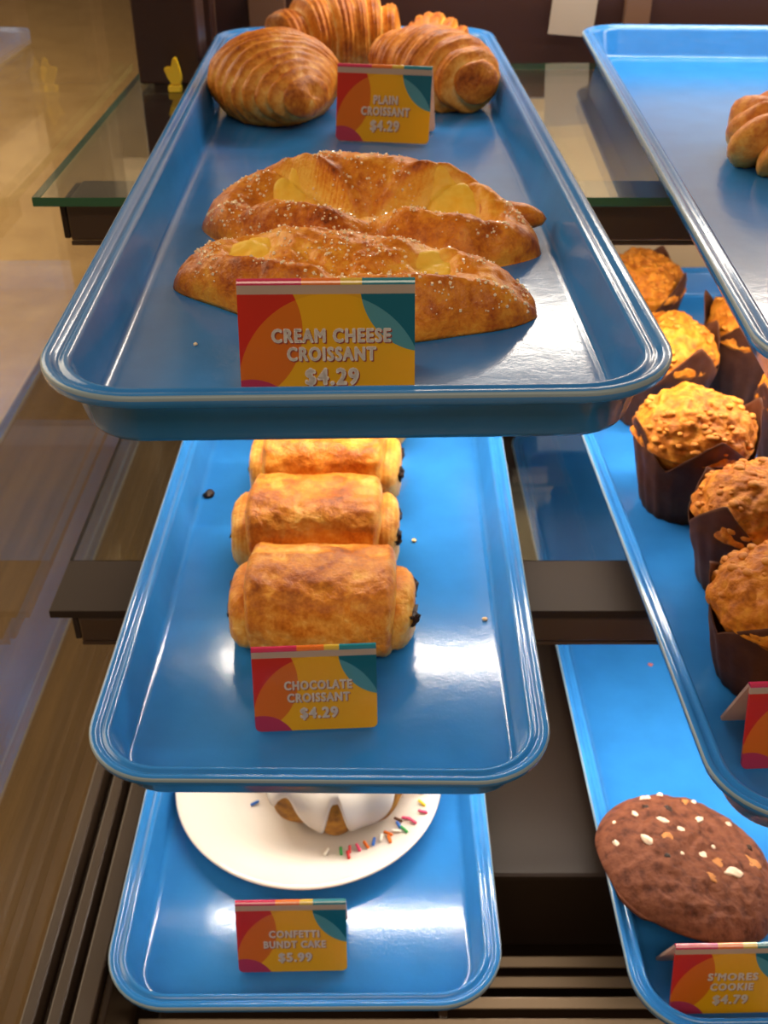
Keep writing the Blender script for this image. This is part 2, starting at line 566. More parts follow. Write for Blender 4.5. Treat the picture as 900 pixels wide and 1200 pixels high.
def tray_mesh():
    W, LEN, R = 0.225, 0.650, 0.038
    # profile: inset from the outer rim, height above the base
    inner = [(0.0004, 0.0215), (0.0000, 0.0241), (0.0001, 0.0251), (0.0008, 0.0258), (0.0028, 0.0260), (0.0040, 0.0252), (0.0048, 0.0238), (0.0064, 0.0234),
             (0.0072, 0.0244), (0.0084, 0.0247), (0.0098, 0.0240), (0.0106, 0.0225), (0.0150, 0.0055), (0.0162, 0.0034), (0.0180, 0.0026), (0.0195, 0.0025)]
    outer = [(0.0016, 0.0205), (0.0036, 0.0205), (0.0050, 0.0195), (0.0075, 0.0192), (0.0090, 0.0180), (0.0128, 0.0030), (0.0142, 0.0008), (0.0162, 0.0)]
    prof = list(reversed(outer)) + inner
    SEG = 12

    def ring(ins, z):
        w2, r = W / 2 - ins, max(R - ins * 1.0, 0.006)
        pts = []
        for cx, cy, a0 in ((w2 - r, LEN - ins - r, 0), (-w2 + r, LEN - ins - r, PI / 2), (-w2 + r, ins + r, PI), (w2 - r, ins + r, 1.5 * PI)):
            for k in range(SEG + 1):
                a = a0 + k / SEG * PI / 2
                pts.append((cx + r * math.cos(a), cy + r * math.sin(a), z))
        return pts
    vs, m = [], 4 * (SEG + 1)
    for ins, z in prof:
        vs += ring(ins, z)
    fs = []
    for i in range(len(prof) - 1):
        for j in range(m):
            fs.append((i * m + j, i * m + (j + 1) % m, (i + 1) * m + (j + 1) % m, (i + 1) * m + j))
    fs.append(tuple(reversed(range(m))))
    fs.append(tuple((len(prof) - 1) * m + j for j in range(m)))
    me = bpy.data.meshes.new('serving_tray')
    me.from_pydata(vs, [], fs)
    me.update()
    bm = bmesh.new()
    bm.from_mesh(me)
    bmesh.ops.recalc_face_normals(bm, faces=bm.faces)
    bm.to_mesh(me)
    bm.free()
    me.materials.append(M_TRAY)
    me.materials.append(M_TRAYLIP)
    for k, p in enumerate(me.polygons):
        p.use_smooth = len(p.vertices) == 4
        zs = [me.vertices[i].co.z for i in p.vertices]
        if len(p.vertices) == 4 and min(zs) >= 0.0240 and all(abs(me.vertices[i].co.x) > W / 2 - 0.0012 or me.vertices[i].co.y < 0.0012 or me.vertices[i].co.y > LEN - 0.0012 or p.center.z > 0.0213 and LIP(me.vertices[i].co, W, LEN, R) < 0.0011 for i in p.vertices):
            p.material_index = 1
    return me


TM = tray_mesh()
TR = {}
for key, x, y, z, a, lab in (
        ('A', -0.00844, 0.30882, Z1, 0.02463, 'blue tray with plain and cream cheese croissants on the upper shelf'),
        ('B', -0.03190, 0.33136, Z2, -0.00942, 'blue tray with a row of chocolate croissants on the lower shelf'),
        ('C', -0.04477, 0.32191, Z3, 0.00662, 'blue tray with a white plate of bundt cake on the deck'),
        ('D', 0.24510, 0.31655, Z1, -0.04802, 'blue tray with braided berry danishes on the upper shelf'),
        ('E', 0.26420, 0.31191, Z2, 0.03479, 'blue tray full of paper-wrapped muffins on the lower shelf'),
        ('F', 0.24993, 0.30850, Z3, 0.01310, 'blue tray with a brown marshmallow cookie on the deck')):
    o = bpy.data.objects.new('serving_tray', TM)
    COL.objects.link(o)
    o.location = (x, y, z + H + 0.0001)
    o.rotation_euler = (0, 0, a)
    tag(o, lab, 'tray', 'blue serving trays')
    TR[key] = o
F1, F2, F3 = Z1 + 0.0027, Z2 + 0.0027, Z3 + 0.0027       # tray floors


# ------------------------------------------------------------------ plain croissants
def croissant(p0, p1, bow, rmax, z, label, steps=4.0, flat=0.78, seed=1.0, lift=0.0, n=130, m=44, peak=0.5):
    p0, p1 = Vector((*p0, 0)), Vector((*p1, 0))
    mid = (p0 + p1) / 2
    d = (p1 - p0).normalized()
    nrm = Vector((-d.y, d.x, 0))
    c = mid + nrm * bow * 2
    vs, tone = [], []
    for i in range(n):
        t = i / (n - 1)
        P = p0 * (1 - t) ** 2 + c * 2 * t * (1 - t) + p1 * t * t
        T = ((c - p0) * 2 * (1 - t) + (p1 - c) * 2 * t).normalized()
        Sd = Vector((-T.y, T.x, 0))
        for j in range(m):
            a = j / m * 2 * PI
            # distance from the thick middle, skewed round the roll so that the ridges spiral
            tt = t + 0.020 * math.sin(a + seed)
            q = abs(tt - peak) / (peak if tt < peak else 1 - peak)
            q = min(q, 1.0)
            st = q * steps
            fr = st - math.floor(st)
            k = math.floor(st) + sm(0.80, 1.0, fr)
            prof = max(0.0, 1 - (k / (steps + 0.25)) ** 1.55)
            bul = math.sin(PI * min(fr / 0.92, 1.0)) * 0.07
            cap = math.sqrt(max(0.0, 1 - max(0.0, (q - 0.90) / 0.10) ** 2))
            lam = math.sin(fr * 2 * PI * 4.0) * 0.014
            r = rmax * (0.20 + 0.80 * prof + bul + lam) * max(cap, 0.02)
            pt = Vector((P.x, P.y, 0)) + Sd * math.cos(a) * r + Vector((0, 0, math.sin(a) * r * flat))
            pt += (Sd * math.cos(a) + Vector((0, 0, math.sin(a)))) * (fbm(pt, 45, seed, 3) * 0.0016)
            vs.append(pt)
            tn = 0.53 + 0.10 * math.sin(a) + 0.18 * math.sin(PI * fr) - 0.38 * sm(0.80, 0.98, fr) - 0.24 * (0.5 + 0.5 * math.sin(fr * 2 * PI * 4.0 + 1)) * (0.5 + 0.5 * nz(pt, 60, seed)) \
                + 0.12 * fbm(pt, 40, seed + 3, 3) + 0.10 * sm(0.9, 1.0, q)
            tone.append(tn)
    zmin = min(v.z for v in vs)
    base = zmin * 0.72
    ce = Vector((mid.x, mid.y, 0))
    for v in vs:
        v.z = max(v.z, base) - base          # settles flat where it lies
    vs = [v - ce for v in vs]
    o = pydata('plain_croissant', vs, loft_faces(n, m), M_CROISSANT, None, (ce.x, ce.y, z + lift + H), tone=tone)
    tag(o, label, 'croissant', 'plain croissants on the top tray')
    return o


croissant((-0.047, 0.716), (-0.066, 0.850), 0.020, 0.0435, F1, 'plain croissant left of its price card with its coiled tip facing front', steps=8.0, seed=2.0, peak=0.42, flat=0.66)
croissant((0.0655, 0.759), (0.000, 0.852), 0.0, 0.0325, F1, 'plain croissant right of its price card, lying at a slant', steps=3.6, seed=4.0, peak=0.38, flat=0.84)
croissant((-0.084, 0.876), (0.014, 0.905), 0.010, 0.036, F1, 'plain croissant highest of the four, at the tray back behind the coiled one', steps=3.0, seed=6.0, peak=0.62, flat=0.92)
croissant((0.018, 0.912), (0.066, 0.898), 0.001, 0.0225, F1, 'small-looking plain croissant at the back right corner of its tray', steps=3.0, seed=8.0, peak=0.4, flat=1.0)


# ------------------------------------------------------------------ cream cheese croissants
def cheese_croissant(cx, cy, z, LN, hw, back_h, front_h, base_h, floor_h, slope, rz, label, seed, pockets, band=1.0, n=150, m=90, nub=False):
    r = empty('cream_cheese_croissant', (cx, cy, z), rz)
    tag(r, label, 'croissant', 'cream cheese croissants')

    def flapw(v):
        return 0.03 + 0.62 * max(v + 0.22, 0.0)

    def hgt(u, v):
        au = abs(u)
        E = max(0.0, 1 - abs(v) ** 4) ** 0.42 * max(0.0, 1 - au ** 6) ** 0.5
        tip = sm(0.62, 0.86, au)
        rb = base_h + back_h * max(0.0, 1 - au ** 2.7) ** 0.9            # the raised back fold
        s_ = sm(0.50, -0.30, v)
        low = floor_h + (rb * 0.85 - floor_h) * tip                         # bottom of the open fold
        h = rb + (low - rb) * s_
        zone = sm(-0.30, -0.05, v) * sm(0.75, 0.45, v) * band
        mask = sm(0.045, -0.03, au - flapw(v)) * (band > 0)
        fl_ = rb + (floor_h * 1.1 - rb) * s_ ** 1.7 + 0.0006
        h = h + (max(fl_, h) - h) * mask * band
        h += 0.0034 * gs(au - flapw(v) + 0.02, 0.055) * zone                # rolled lip of the flap
        h -= 0.0060 * gs(au - flapw(v) - 0.085, 0.05) * zone * sm(0.9, 0.6, au)
        h -= 0.0085 * band * gs(v + 0.22, 0.12) * gs(u, 0.10)
        fr_ = (base_h * 0.35 + front_h) * max(0.0, 1 - au ** 3.5) ** 0.7 * gs(v + 0.62, 0.36) * (1 - 0.42 * gs(u, 0.15) + 0.10 * gs(au - 0.42, 0.2)) + 0.004
        h = max(h, fr_) + 0.0022 * gs(h - fr_, 0.005)
        for pu, pv, su, sv, dp in pockets:
            du, dv = (u - pu) / su, (v - pv) / sv
            h -= dp * math.exp(-(du * du + dv * dv) ** 1.6)
        return max(h, 0.004) * E

    def outl(u):
        return hw * (max(0.0, 1 - abs(u) ** 1.9)) ** 0.72 * (0.95 + 0.06 * math.cos(u * 9 + seed)) + 0.0035

    def ctr(u):
        return slope * u + 0.10 * hw * math.sin(u * 3 + seed)

    vs, tone = [], []
    for i in range(n):
        u = -1 + 2 * i / (n - 1)
        u = math.copysign(abs(u) ** 0.9, u)
        for j in range(m):
            v = -1 + 2 * j / (m - 1)
            v = math.sin(v * PI / 2)
            p = Vector((u * LN / 2, ctr(u) + v * outl(u), 0))
            h = hgt(u, v)
            nn = fbm(p, 60, seed, 4) * 0.0022 + abs(nz(p, 140, seed)) * 0.0010
            # lamination lines run along the fold edges
            h2 = max(0.0, h + nn * min(1.0, h / 0.006))
            p.z = h2
            vs.append(p)
            tn = 0.53 + 0.22 * fbm(p, 40, seed + 5, 4) + 7.0 * (h - 0.022) + 0.20 * sm(0.72, 1.0, abs(u)) + 0.12 * gs(v + 0.75, 0.3)
            ed = gs(abs(u) - flapw(v) - 0.06, 0.08) * sm(-0.35, -0.1, v) * sm(0.6, 0.4, v) * band
            tn -= (0.30 + 0.22 * math.sin((abs(u) - flapw(v)) * 130)) * ed
            tn += 0.16 * gs(abs(u) - flapw(v) + 0.03, 0.03) * sm(-0.3, 0.0, v) * band
            tn -= 0.30 * band * gs(u, 0.14) * gs(v + 0.5, 0.2)
            for pu, pv, su, sv, dp in pockets:
                du, dv = (u - pu) / su, (v - pv) / sv
                tn -= 0.34 * math.exp(-(du * du + dv * dv) / 1.2)
            tone.append(tn)
    fs = [(i * m + j, (i + 1) * m + j, (i + 1) * m + j + 1, i * m + j + 1) for i in range(n - 1) for j in range(m - 1)]
    # underside
    k0 = len(vs)
    for i in range(n):
        for j in (0, m - 1):
            v = vs[i * m + j]
            vs.append(Vector((v.x, v.y, 0)))
            tone.append(0.6)
    for i in range(n - 1):
        fs.append((k0 + 2 * i, k0 + 2 * i + 1, k0 + 2 * i + 3, k0 + 2 * i + 2))
        fs.append((i * m, k0 + 2 * i, k0 + 2 * i + 2, (i + 1) * m))
        fs.append((i * m + m - 1, (i + 1) * m + m - 1, k0 + 2 * i + 3, k0 + 2 * i + 1))
    dg_ = pydata('dough', vs, fs, M_CHEESE, r, tone=tone)
    # cheese filling in each open fold
    for pu, pv, su, sv, dp in pockets:
        cv, a, bb = [], 22, 22
        for i in range(a):
            for j in range(bb):
                du, dv = -1 + 2 * i / (a - 1), -1 + 2 * j / (bb - 1)
                du, dv = du * math.sqrt(1 - dv * dv / 2), dv * math.sqrt(1 - du * du / 2)
                u, v = pu + du * su * 0.95, pv + dv * sv * 0.95
                rr = min(1.0, du * du + dv * dv)
                p = Vector((u * LN / 2, ctr(u) + v * outl(u), 0))
                p.z = max(0.003, hgt(u, v) + 0.0028 * (1 - rr) - 0.0026 * rr ** 3 + 0.0012 * fbm(p, 130, seed + 2, 3))
                cv.append(p)
        pydata('cream_cheese_filling', cv, [(i * bb + j, (i + 1) * bb + j, (i + 1) * bb + j + 1, i * bb + j + 1) for i in range(a - 1) for j in range(bb - 1)], M_CREAM, r)
    # coarse sugar
    rng = random.Random(int(seed * 10))
    bm = bmesh.new()
    cnt = 0
    while cnt < 760:
        u, v = rng.uniform(-0.95, 0.95), rng.uniform(-0.95, 0.95)
        p = Vector((u * LN / 2, ctr(u) + v * outl(u), 0))
        if nz(p, 70, seed + 9) < -0.12:
            continue
        if any(((u - pu) / su) ** 2 + ((v - pv) / sv) ** 2 < 1.1 for pu, pv, su, sv, dp in pockets):
            continue
        h = hgt(u, v)
        p.z = h + fbm(p, 60, seed, 4) * 0.0022 * min(1, h / 0.006) + 0.0004
        s = rng.choice((0.0003, 0.0004, 0.0004, 0.0007))
        q = bmesh.ops.create_cube(bm, size=s * 1.5)
        R = Matrix.Rotation(rng.uniform(0, 3), 3, Vector((rng.random(), rng.random(), rng.random() + 0.1)).normalized())
        for vv in q['verts']:
            vv.co = R @ vv.co + p
        cnt += 1
    g = bm_obj('sugar_crystals', bm, M_SUGAR, dg_)
    g['kind'] = 'stuff'
    if nub:
        vs, tone, nn_, mm_ = [], [], 16, 16
        for i in range(nn_):
            t = i / (nn_ - 1)
            rad = 0.0085 * (0.75 + 0.25 * math.cos(t * 2)) * math.sqrt(max(0.0, 1 - max(0, (t - 0.6) / 0.4) ** 2) + 0.001)
            for j in range(mm_):
                a = j / mm_ * 2 * PI
                p = Vector((LN / 2 - 0.030 + 0.034 * t, slope + 0.014 + math.cos(a) * rad, 0.0105 + math.sin(a) * rad))
                p += Vector((0, 0, fbm(p, 90, seed, 3) * 0.001))
                vs.append(p)
                tone.append(0.62 + 0.1 * nz(p, 80))
        pydata('dough_corner', vs, loft_faces(nn_, mm_), M_CHEESE, r, tone=tone)
    return r


cheese_croissant(-0.0085, 0.524, F1, 0.172, 0.049, 0.0195, 0.0150, 0.0130, 0.0085, -0.016, -0.03,
                 'cream cheese croissant with two open yellow folds, behind the other one', 1.3,
                 [(-0.46, 0.04, 0.13, 0.46, 0.0040), (0.50, 0.12, 0.17, 0.48, 0.0035)], nub=True)
cheese_croissant(-0.0150, 0.4410, F1, 0.164, 0.0350, 0.0110, 0.0150, 0.0140, 0.0170, -0.010, -0.07,
                 'long narrow cream cheese croissant directly behind its price card', 3.7,
                 [(-0.58, 0.20, 0.15, 0.50, 0.0065), (0.44, 0.22, 0.12, 0.46, 0.0065)], band=0.25)


# ------------------------------------------------------------------ chocolate croissants
def roll_loft(LN, wy, hz, pw, endr, seed, n, m, wob=0.0018, x0=0.0):
    vs, tone = [], []
    for i in range(n):
        t = -1 + 2 * i / (n - 1)
        t = math.sin(t * PI / 2) * 0.35 + t * 0.65
        e = max(0.0, (abs(t) - (1 - endr)) / endr)
        sc = math.sqrt(max(0.0, 1 - e * e)) * 0.55 + 0.45 * (1 - 0.25 * e)
        if i in (0, n - 1):
            sc *= 0.82
        for j in range(m):
            a = j / m * 2 * PI
            ca, sa = math.cos(a), math.sin(a)
            y = math.copysign(abs(ca) ** pw, ca) * wy / 2 * sc
            zz = math.copysign(abs(sa) ** pw, sa) * hz / 2 * (0.5 + 0.5 * sc)
            p = Vector((x0 + t * LN / 2, y, zz + hz / 2))
            k = fbm(p, 34, seed, 3) * wob * 0.8 + (0.35 - abs(nz((p.x * 0.7, p.y, p.z), 85, seed))) * wob * 0.7 + (0.3 - abs(nz((p.x * 0.8, p.y, p.z), 210, seed))) * wob * 0.32
            p += Vector((0.25 * k * math.copysign(1, t) * e, ca * k, sa * k))
            p.z = max(p.z, 0.0)
            vs.append(p)
            tone.append(0.38 + 0.14 * sa + 0.22 * fbm(p, 34, seed + 2, 4) - 0.26 * sm(0.3, 1.0, e) + 0.30 * (0.3 - abs(nz((p.x * 0.7, p.y, p.z), 85, seed))))
    return vs, tone


def chocolate_croissant(cx, cy, z, rz, sc, seed, label, crumb=True):
    r = empty('chocolate_croissant', (cx, cy, z), rz)
    tag(r, label, 'croissant', 'chocolate croissants in a row')
    vs, tone = roll_loft(0.083 * sc, 0.066 * sc, 0.049 * sc, 0.74, 0.12, seed, 90, 90, 0.0026)
    # overlapping sheet edge runs along the front of the roll
    pydata('outer_wrap', vs, loft_faces(90, 90), M_PAIN, r, tone=tone)
    vs, tone = roll_loft(0.104 * sc, 0.055 * sc, 0.038 * sc, 0.85, 0.16, seed + 20, 60, 44, 0.0022)
    rr = random.Random(int(seed * 7))
    for i, v in enumerate(vs):
        rad = math.hypot(v.y, v.z - 0.019 * sc)
        tone[i] += 0.16 * math.sin(v.x * 2200) * 0.5 - 0.10 + 0.35 * sm(0.047 * sc, 0.054 * sc, abs(v.x))
        v.y += math.sin(v.x * 2200) * 0.0005
    idg = pydata('inner_dough', vs, loft_faces(60, 44), M_PAIN, r, tone=tone)
    for sx in (-1, 1):
        for yy, zz, ln in ((-0.013, 0.0235, 0.0012 if sx > 0 else -0.001), (0.008, 0.026, 0.0004)):
            bm = bmesh.new()
            bmesh.ops.create_icosphere(bm, subdivisions=3, radius=1.0)
            for v in bm.verts:
                c = v.co.copy()
                v.co = Vector((c.x * 0.0080, math.copysign(abs(c.y) ** 0.7, c.y) * 0.0056, math.copysign(abs(c.z) ** 0.7, c.z) * 0.0042))
                v.co *= 1 + 0.10 * nz(v.co, 500, seed + yy * 90)
                v.co += Vector((sx * (0.0448 * sc + ln + 0.0012 * rr.uniform(-1, 1)), yy * sc + 0.003 * rr.uniform(-1, 1), zz * sc + 0.002 * rr.uniform(-1, 1)))
            bm_obj('chocolate_stick', bm, M_CHOC, idg, smooth=True)
    return r


chocolate_croissant(-0.0345, 0.4635, F2, -0.03, 1.0, 1.5, 'chocolate croissant at the front of the row, behind its price card')
chocolate_croissant(-0.0420, 0.5370, F2, -0.02, 0.99, 4.1, 'chocolate croissant second from the front of the row')
chocolate_croissant(-0.0390, 0.6110, F2, -0.06, 0.98, 7.7, 'chocolate croissant third from the front of the row')
chocolate_croissant(-0.0330, 0.6830, F2, -0.03, 0.98, 9.2, 'chocolate croissant last in the row, mostly hidden behind the third')


# ------------------------------------------------------------------ muffins
def muffin_meshes(seed):
    n, m = 26, 96
    outer, inner = [], []
    rng = random.Random(int(seed * 13))
    ph = rng.uniform(0, PI)
    amp = [rng.uniform(0.75, 1.2) for _ in range(4)]
    flare = [rng.uniform(0.2, 1.0) for _ in range(4)]
    for i in range(n):
        t = i / (n - 1)
        for j in range(m):
            a = j / m * 2 * PI
            q = ((a + ph) / (PI / 2)) % 4
            k = int(q)
            pk = max(0.0, 1 - abs(q - k - 0.5) * 2.0)
            top = 0.043 + 0.030 * amp[k] * pk ** 0.85
            z = t * top
            rad = 0.0275 + 0.0115 * min(1.0, z / 0.048) ** 0.9
            rad += 0.0015 * math.cos(4 * (a + ph)) * t
            rad += flare[k] * 0.006 * sm(0.052, 0.075, z) * pk
            rad += 0.0005 * math.sin(a * 21 + seed) * (1 - 0.5 * t)
            rad += 0.0010 * nz((math.cos(a), math.sin(a), t), 3.2, seed)
            outer.append(Vector((math.cos(a) * rad, math.sin(a) * rad, z)))
    vs = list(outer) + [Vector((v.x * (1 - 0.0006 / max(1e-4, math.hypot(v.x, v.y))), v.y * (1 - 0.0006 / max(1e-4, math.hypot(v.x, v.y))), v.z + (0.0006 if k < m else 0))) for k, v in enumerate(outer)]
    fs = []
    O = n * m
    for i in range(n - 1):
        for j in range(m):
            j2 = (j + 1) % m
            fs.append((i * m + j, i * m + j2, (i + 1) * m + j2, (i + 1) * m + j))
            fs.append((O + i * m + j, O + (i + 1) * m + j, O + (i + 1) * m + j2, O + i * m + j2))
    for j in range(m):
        j2 = (j + 1) % m
        fs.append(((n - 1) * m + j, (n - 1) * m + j2, O + (n - 1) * m + j2, O + (n - 1) * m + j))
    fs.append(tuple(reversed(range(m))))
    fs.append(tuple(O + j for j in range(m)))
    wrap = (vs, fs)
    # risen top
    vs, n2, m2 = [], 64, 120
    for i in range(n2):
        t = i / (n2 - 1)
        for j in range(m2):
            a = j / m2 * 2 * PI
            th = t * PI * 0.60
            rad = 0.0385 * math.sin(th) if th < PI / 2 else 0.0385 - 0.004 * (th - PI / 2) / 0.3
            z = 0.052 + 0.029 * math.cos(th)
            p = Vector((math.cos(a) * rad, math.sin(a) * rad, z))
            d = fbm(p, 60, seed, 3) * 0.0034 + (0.35 - abs(nz(p, 130, seed))) * 0.0026 + (0.3 - abs(nz(p, 300, seed))) * 0.0014
            dirn = Vector((p.x, p.y, (p.z - 0.045))).normalized()
            lim = 1.0 if th < PI / 2 else 0.2
            vs.append(p + dirn * d * lim)
    fs = [(i * m2 + j, i * m2 + (j + 1) % m2, (i + 1) * m2 + (j + 1) % m2, (i + 1) * m2 + j) for i in range(n2 - 1) for j in range(m2)]
    topm = (vs, fs)
    skin = list(vs)
    # crumble pieces
    bm = bmesh.new()
    for _ in range(120):
        th = math.acos(rng.uniform(0.22, 1.0))
        a = rng.uniform(0, 2 * PI)
        if nz((math.cos(a) * th, math.sin(a) * th, 0), 1.1, seed) < -0.1:
            continue
        rad = 0.0385 * math.sin(th)
        p = Vector((math.cos(a) * rad, math.sin(a) * rad, 0.052 + 0.029 * math.cos(th)))
        p = min(skin, key=lambda q: (q - p).length_squared).copy()
        s = rng.uniform(0.0012, 0.0036)
        q = bmesh.ops.create_icosphere(bm, subdivisions=2, radius=s)
        for v in q['verts']:
            c = v.co * (1 + 0.28 * nz(v.co, 300, seed + a))
            v.co = Vector((c.x, c.y, c.z * 0.6)) + p
    return wrap, topm, bm


def muffin(x, y, rz, seed, label, sc=1.0, sz=1.0):
    r = empty('muffin', (x, y, F2), rz)
    r.scale = (sc, sc, sc * sz)
    tag(r, label, 'muffin', 'muffins on the lower tray')
    wrp, top, bm = muffin_meshes(seed)
    pydata('paper_wrapper', wrp[0], wrp[1], M_WRAP, r)
    mt = pydata('muffin_top', top[0], top[1], M_MUFFIN, r)
    c = bm_obj('crumble_topping', bm, M_CRUMBLE, mt, smooth=True)
    c['kind'] = 'stuff'
    return r


muffin(0.2095, 0.4280, 0.2, 1.7, 'brown paper-wrapped muffin nearest the red price card', sz=0.93)
muffin(0.2200, 0.5090, 1.1, 3.2, 'paper-wrapped muffin between the nearest muffin and the big golden one', sz=0.94)
muffin(0.2020, 0.5960, 0.5, 5.9, 'large golden crumble muffin in brown paper beside the corner of the croissant tray')
muffin(0.2080, 0.7150, 0.9, 7.1, 'muffin with orange-gold top half hidden behind the croissant tray corner')
muffin(0.2880, 0.7560, 0.3, 9.4, 'muffin in tall brown paper left of the danish tray corner, in shade')
muffin(0.2130, 0.8420, 1.3, 11.2, 'shaded brown muffin farthest back on its tray')
muffin(0.2960, 0.6420, 0.7, 13.8, 'orange crumble muffin at the edge behind the big golden one')


# ------------------------------------------------------------------ danishes
def danish(x, y, rz, R, hgt_, seed, label, lobes=3):
    r = empty('berry_danish', (x, y, F1), rz)
    tag(r, label, 'danish', 'braided danishes')
    # two strands of dough wound round each other into a ring
    for s in range(3):
        vs, tone, n, m = [], [], 150, 18
        for i in range(n):
            t = i / n * 2 * PI
            ph = t * lobes + s * 2 * PI / 3
            cr = R * (0.62 + 0.07 * nz((math.cos(t), math.sin(t), 0), 2.2, seed + s)) + math.cos(ph) * R * 0.27
            cz = hgt_ * 0.42 + math.sin(ph) * hgt_ * 0.24
            C = Vector((math.cos(t) * cr, math.sin(t) * cr, cz))
            e1 = Vector((math.cos(t), math.sin(t), 0))
            rad = R * 0.205 * (1 + 0.40 * nz((math.cos(t), math.sin(t), s), 3, seed))
            for j in range(m):
                a = j / m * 2 * PI
                p = C + e1 * math.cos(a) * rad + Vector((0, 0, math.sin(a) * rad * 0.95))
                p += (p - C).normalized() * fbm(p, 80, seed + s, 3) * 0.0014
                p.z = max(p.z, 0.0)
                vs.append(p)
                tone.append(0.36 + 0.22 * math.sin(a) + 0.16 * fbm(p, 60, seed, 3))
        fs = [(i * m + j, i * m + (j + 1) % m, ((i + 1) % n) * m + (j + 1) % m, ((i + 1) % n) * m + j) for i in range(n) for j in range(m)]
        pydata('dough_strand', vs, fs, M_DANISH, r, tone=tone)
    bm = bmesh.new()
    bmesh.ops.create_icosphere(bm, subdivisions=4, radius=1)
    for v in bm.verts:
        c = v.co.copy()
        v.co = Vector((c.x * R * 0.93, c.y * R * 0.93, c.z * hgt_ * 0.46 + hgt_ * 0.44))
        v.co *= 1 + 0.10 * nz(v.co, 70, seed) + 0.05 * nz(v.co, 220, seed)
        v.co.z = max(0.001, v.co.z)
    bm_obj('jam_filling', bm, M_JAM, r, smooth=True)
    return r


danish(0.2740, 0.6480, 0.4, 0.064, 0.036, 2.2, 'golden braided danish with pinkish jam on the upper right tray', 5)
danish(0.2700, 0.5160, 1.4, 0.048, 0.030, 5.5, 'second braided danish, just a reddish edge showing at the frame', 5)

# ------------------------------------------------------------------ cookie
ck = empty('marshmallow_cookie', (0.1865, 0.4150, F3 + 0.0170), rot=(math.radians(-1), math.radians(13.5), 0.4))
tag(ck, 'thick brown cookie with white marshmallow bits behind its price card', 'cookie')


def cookie_z(x, y):
    rr = math.hypot(x, y) / 0.0575
    p = (x, y, 0)
    return 0.0235 * max(0.0, 1 - rr ** 3.4) ** 0.55 + fbm(p, 34, 3.3, 3) * 0.0030 * sm(1.0, 0.7, rr) + (0.3 - abs(nz(p, 95, 5.0))) * 0.0024 * sm(1.0, 0.85, rr) + (0.3 - abs(nz(p, 230, 6.0))) * 0.0012 * sm(1.0, 0.85, rr) - 0.0009 * sm(0.16, 0.0, abs(nz(p, 27, 8.0))) * sm(1.0, 0.8, rr)


vs, fs, NR, NA = [Vector((0, 0, cookie_z(0, 0)))], [], 90, 200
for i in range(1, NR + 1):
    t = math.sin(i / NR * PI / 2)
    for j in range(NA):
        a = j / NA * 2 * PI
        R = 0.0575 * t * (1 + 0.035 * nz((math.cos(a), math.sin(a), 0), 1.6, 4.0))
        x, y = R * math.cos(a), R * math.sin(a)
        vs.append(Vector((x, y, cookie_z(x * 0.99, y * 0.99) if i < NR else 0.0035)))
for j in range(NA):
    fs.append((0, 1 + j, 1 + (j + 1) % NA))
for i in range(NR - 1):
    for j in range(NA):
        fs.append((1 + i * NA + j, 1 + (i + 1) * NA + j, 1 + (i + 1) * NA + (j + 1) % NA, 1 + i * NA + (j + 1) % NA))
k0 = len(vs)
for j in range(NA):
    v = vs[1 + (NR - 1) * NA + j]
    vs.append(Vector((v.x * 0.95, v.y * 0.95, 0)))
for j in range(NA):
    fs.append((1 + (NR - 1) * NA + j, k0 + j, k0 + (j + 1) % NA, 1 + (NR - 1) * NA + (j + 1) % NA))
fs.append(tuple(k0 + j for j in range(NA)))
pydata('cookie_dough', vs, fs, M_COOKIE, ck)


def chunk(name, m, x, y, sx, sy, sz, rz, seed, parent, zf=cookie_z, up=0.0):
    bm = bmesh.new()
    bmesh.ops.create_icosphere(bm, subdivisions=3, radius=1)
    for v in bm.verts:
        c = v.co.copy()
        c *= 1 + 0.45 * nz(c, 1.5, seed) + 0.25 * nz(c, 3.5, seed + 4)
        c = Vector((c.x * sx, c.y * sy, c.z * sz))
        v.co = Matrix.Rotation(rz, 3, 'Z') @ c
    return bm_obj(name, bm, m, parent, (x, y, zf(x, y) + up), smooth=True)


rng = random.Random(5)
for x, y, s, e in ((-0.030, 0.010, 1.7, 0.7), (-0.010, 0.022, 1.5, 0.6), (-0.004, 0.012, 0.8, 1.0), (0.016, 0.018, 1.4, 0.6), (0.000, -0.006, 1.2, 0.9), (0.010, -0.024, 1.9, 0.8),
                   (0.012, -0.002, 0.6, 1.0), (-0.022, 0.034, 0.8, 1.0), (-0.004, 0.046, 1.6, 0.5), (0.008, 0.046, 1.3, 0.6), (0.034, 0.010, 0.7, 1.0), (-0.016, -0.004, 0.6, 1.0),
                   (-0.045, 0.018, 1.3, 0.5), (0.026, 0.034, 0.8, 0.8), (-0.036, 0.034, 0.6, 1.0)):
    chunk('marshmallow_bit', M_MALLOW, x, y, 0.0028 * s, 0.0024 * s * e, 0.0012 * s, rng.uniform(0, 3), rng.uniform(0, 50), ck, up=-0.0003)
for x, y, s in ((-0.018, 0.008, 1.2), (0.004, -0.015, 1.7), (0.028, -0.020, 1.6), (0.018, 0.034, 1.0), (-0.008, -0.024, 1.3)):
    chunk('biscuit_bit', M_BISCUIT, x, y, 0.0034 * s, 0.0026 * s, 0.0014 * s, rng.uniform(0, 3), rng.uniform(0, 50), ck, up=-0.0010)
for x, y, s in ((-0.026, -0.004, 1.0), (0.036, -0.008, 1.0), (-0.012, 0.036, 0.8), (0.000, 0.030, 0.9)):
    chunk('chocolate_chip', M_CHOC, x, y, 0.003 * s, 0.003 * s, 0.0018 * s, rng.uniform(0, 3), rng.uniform(0, 50), ck, up=-0.0010)

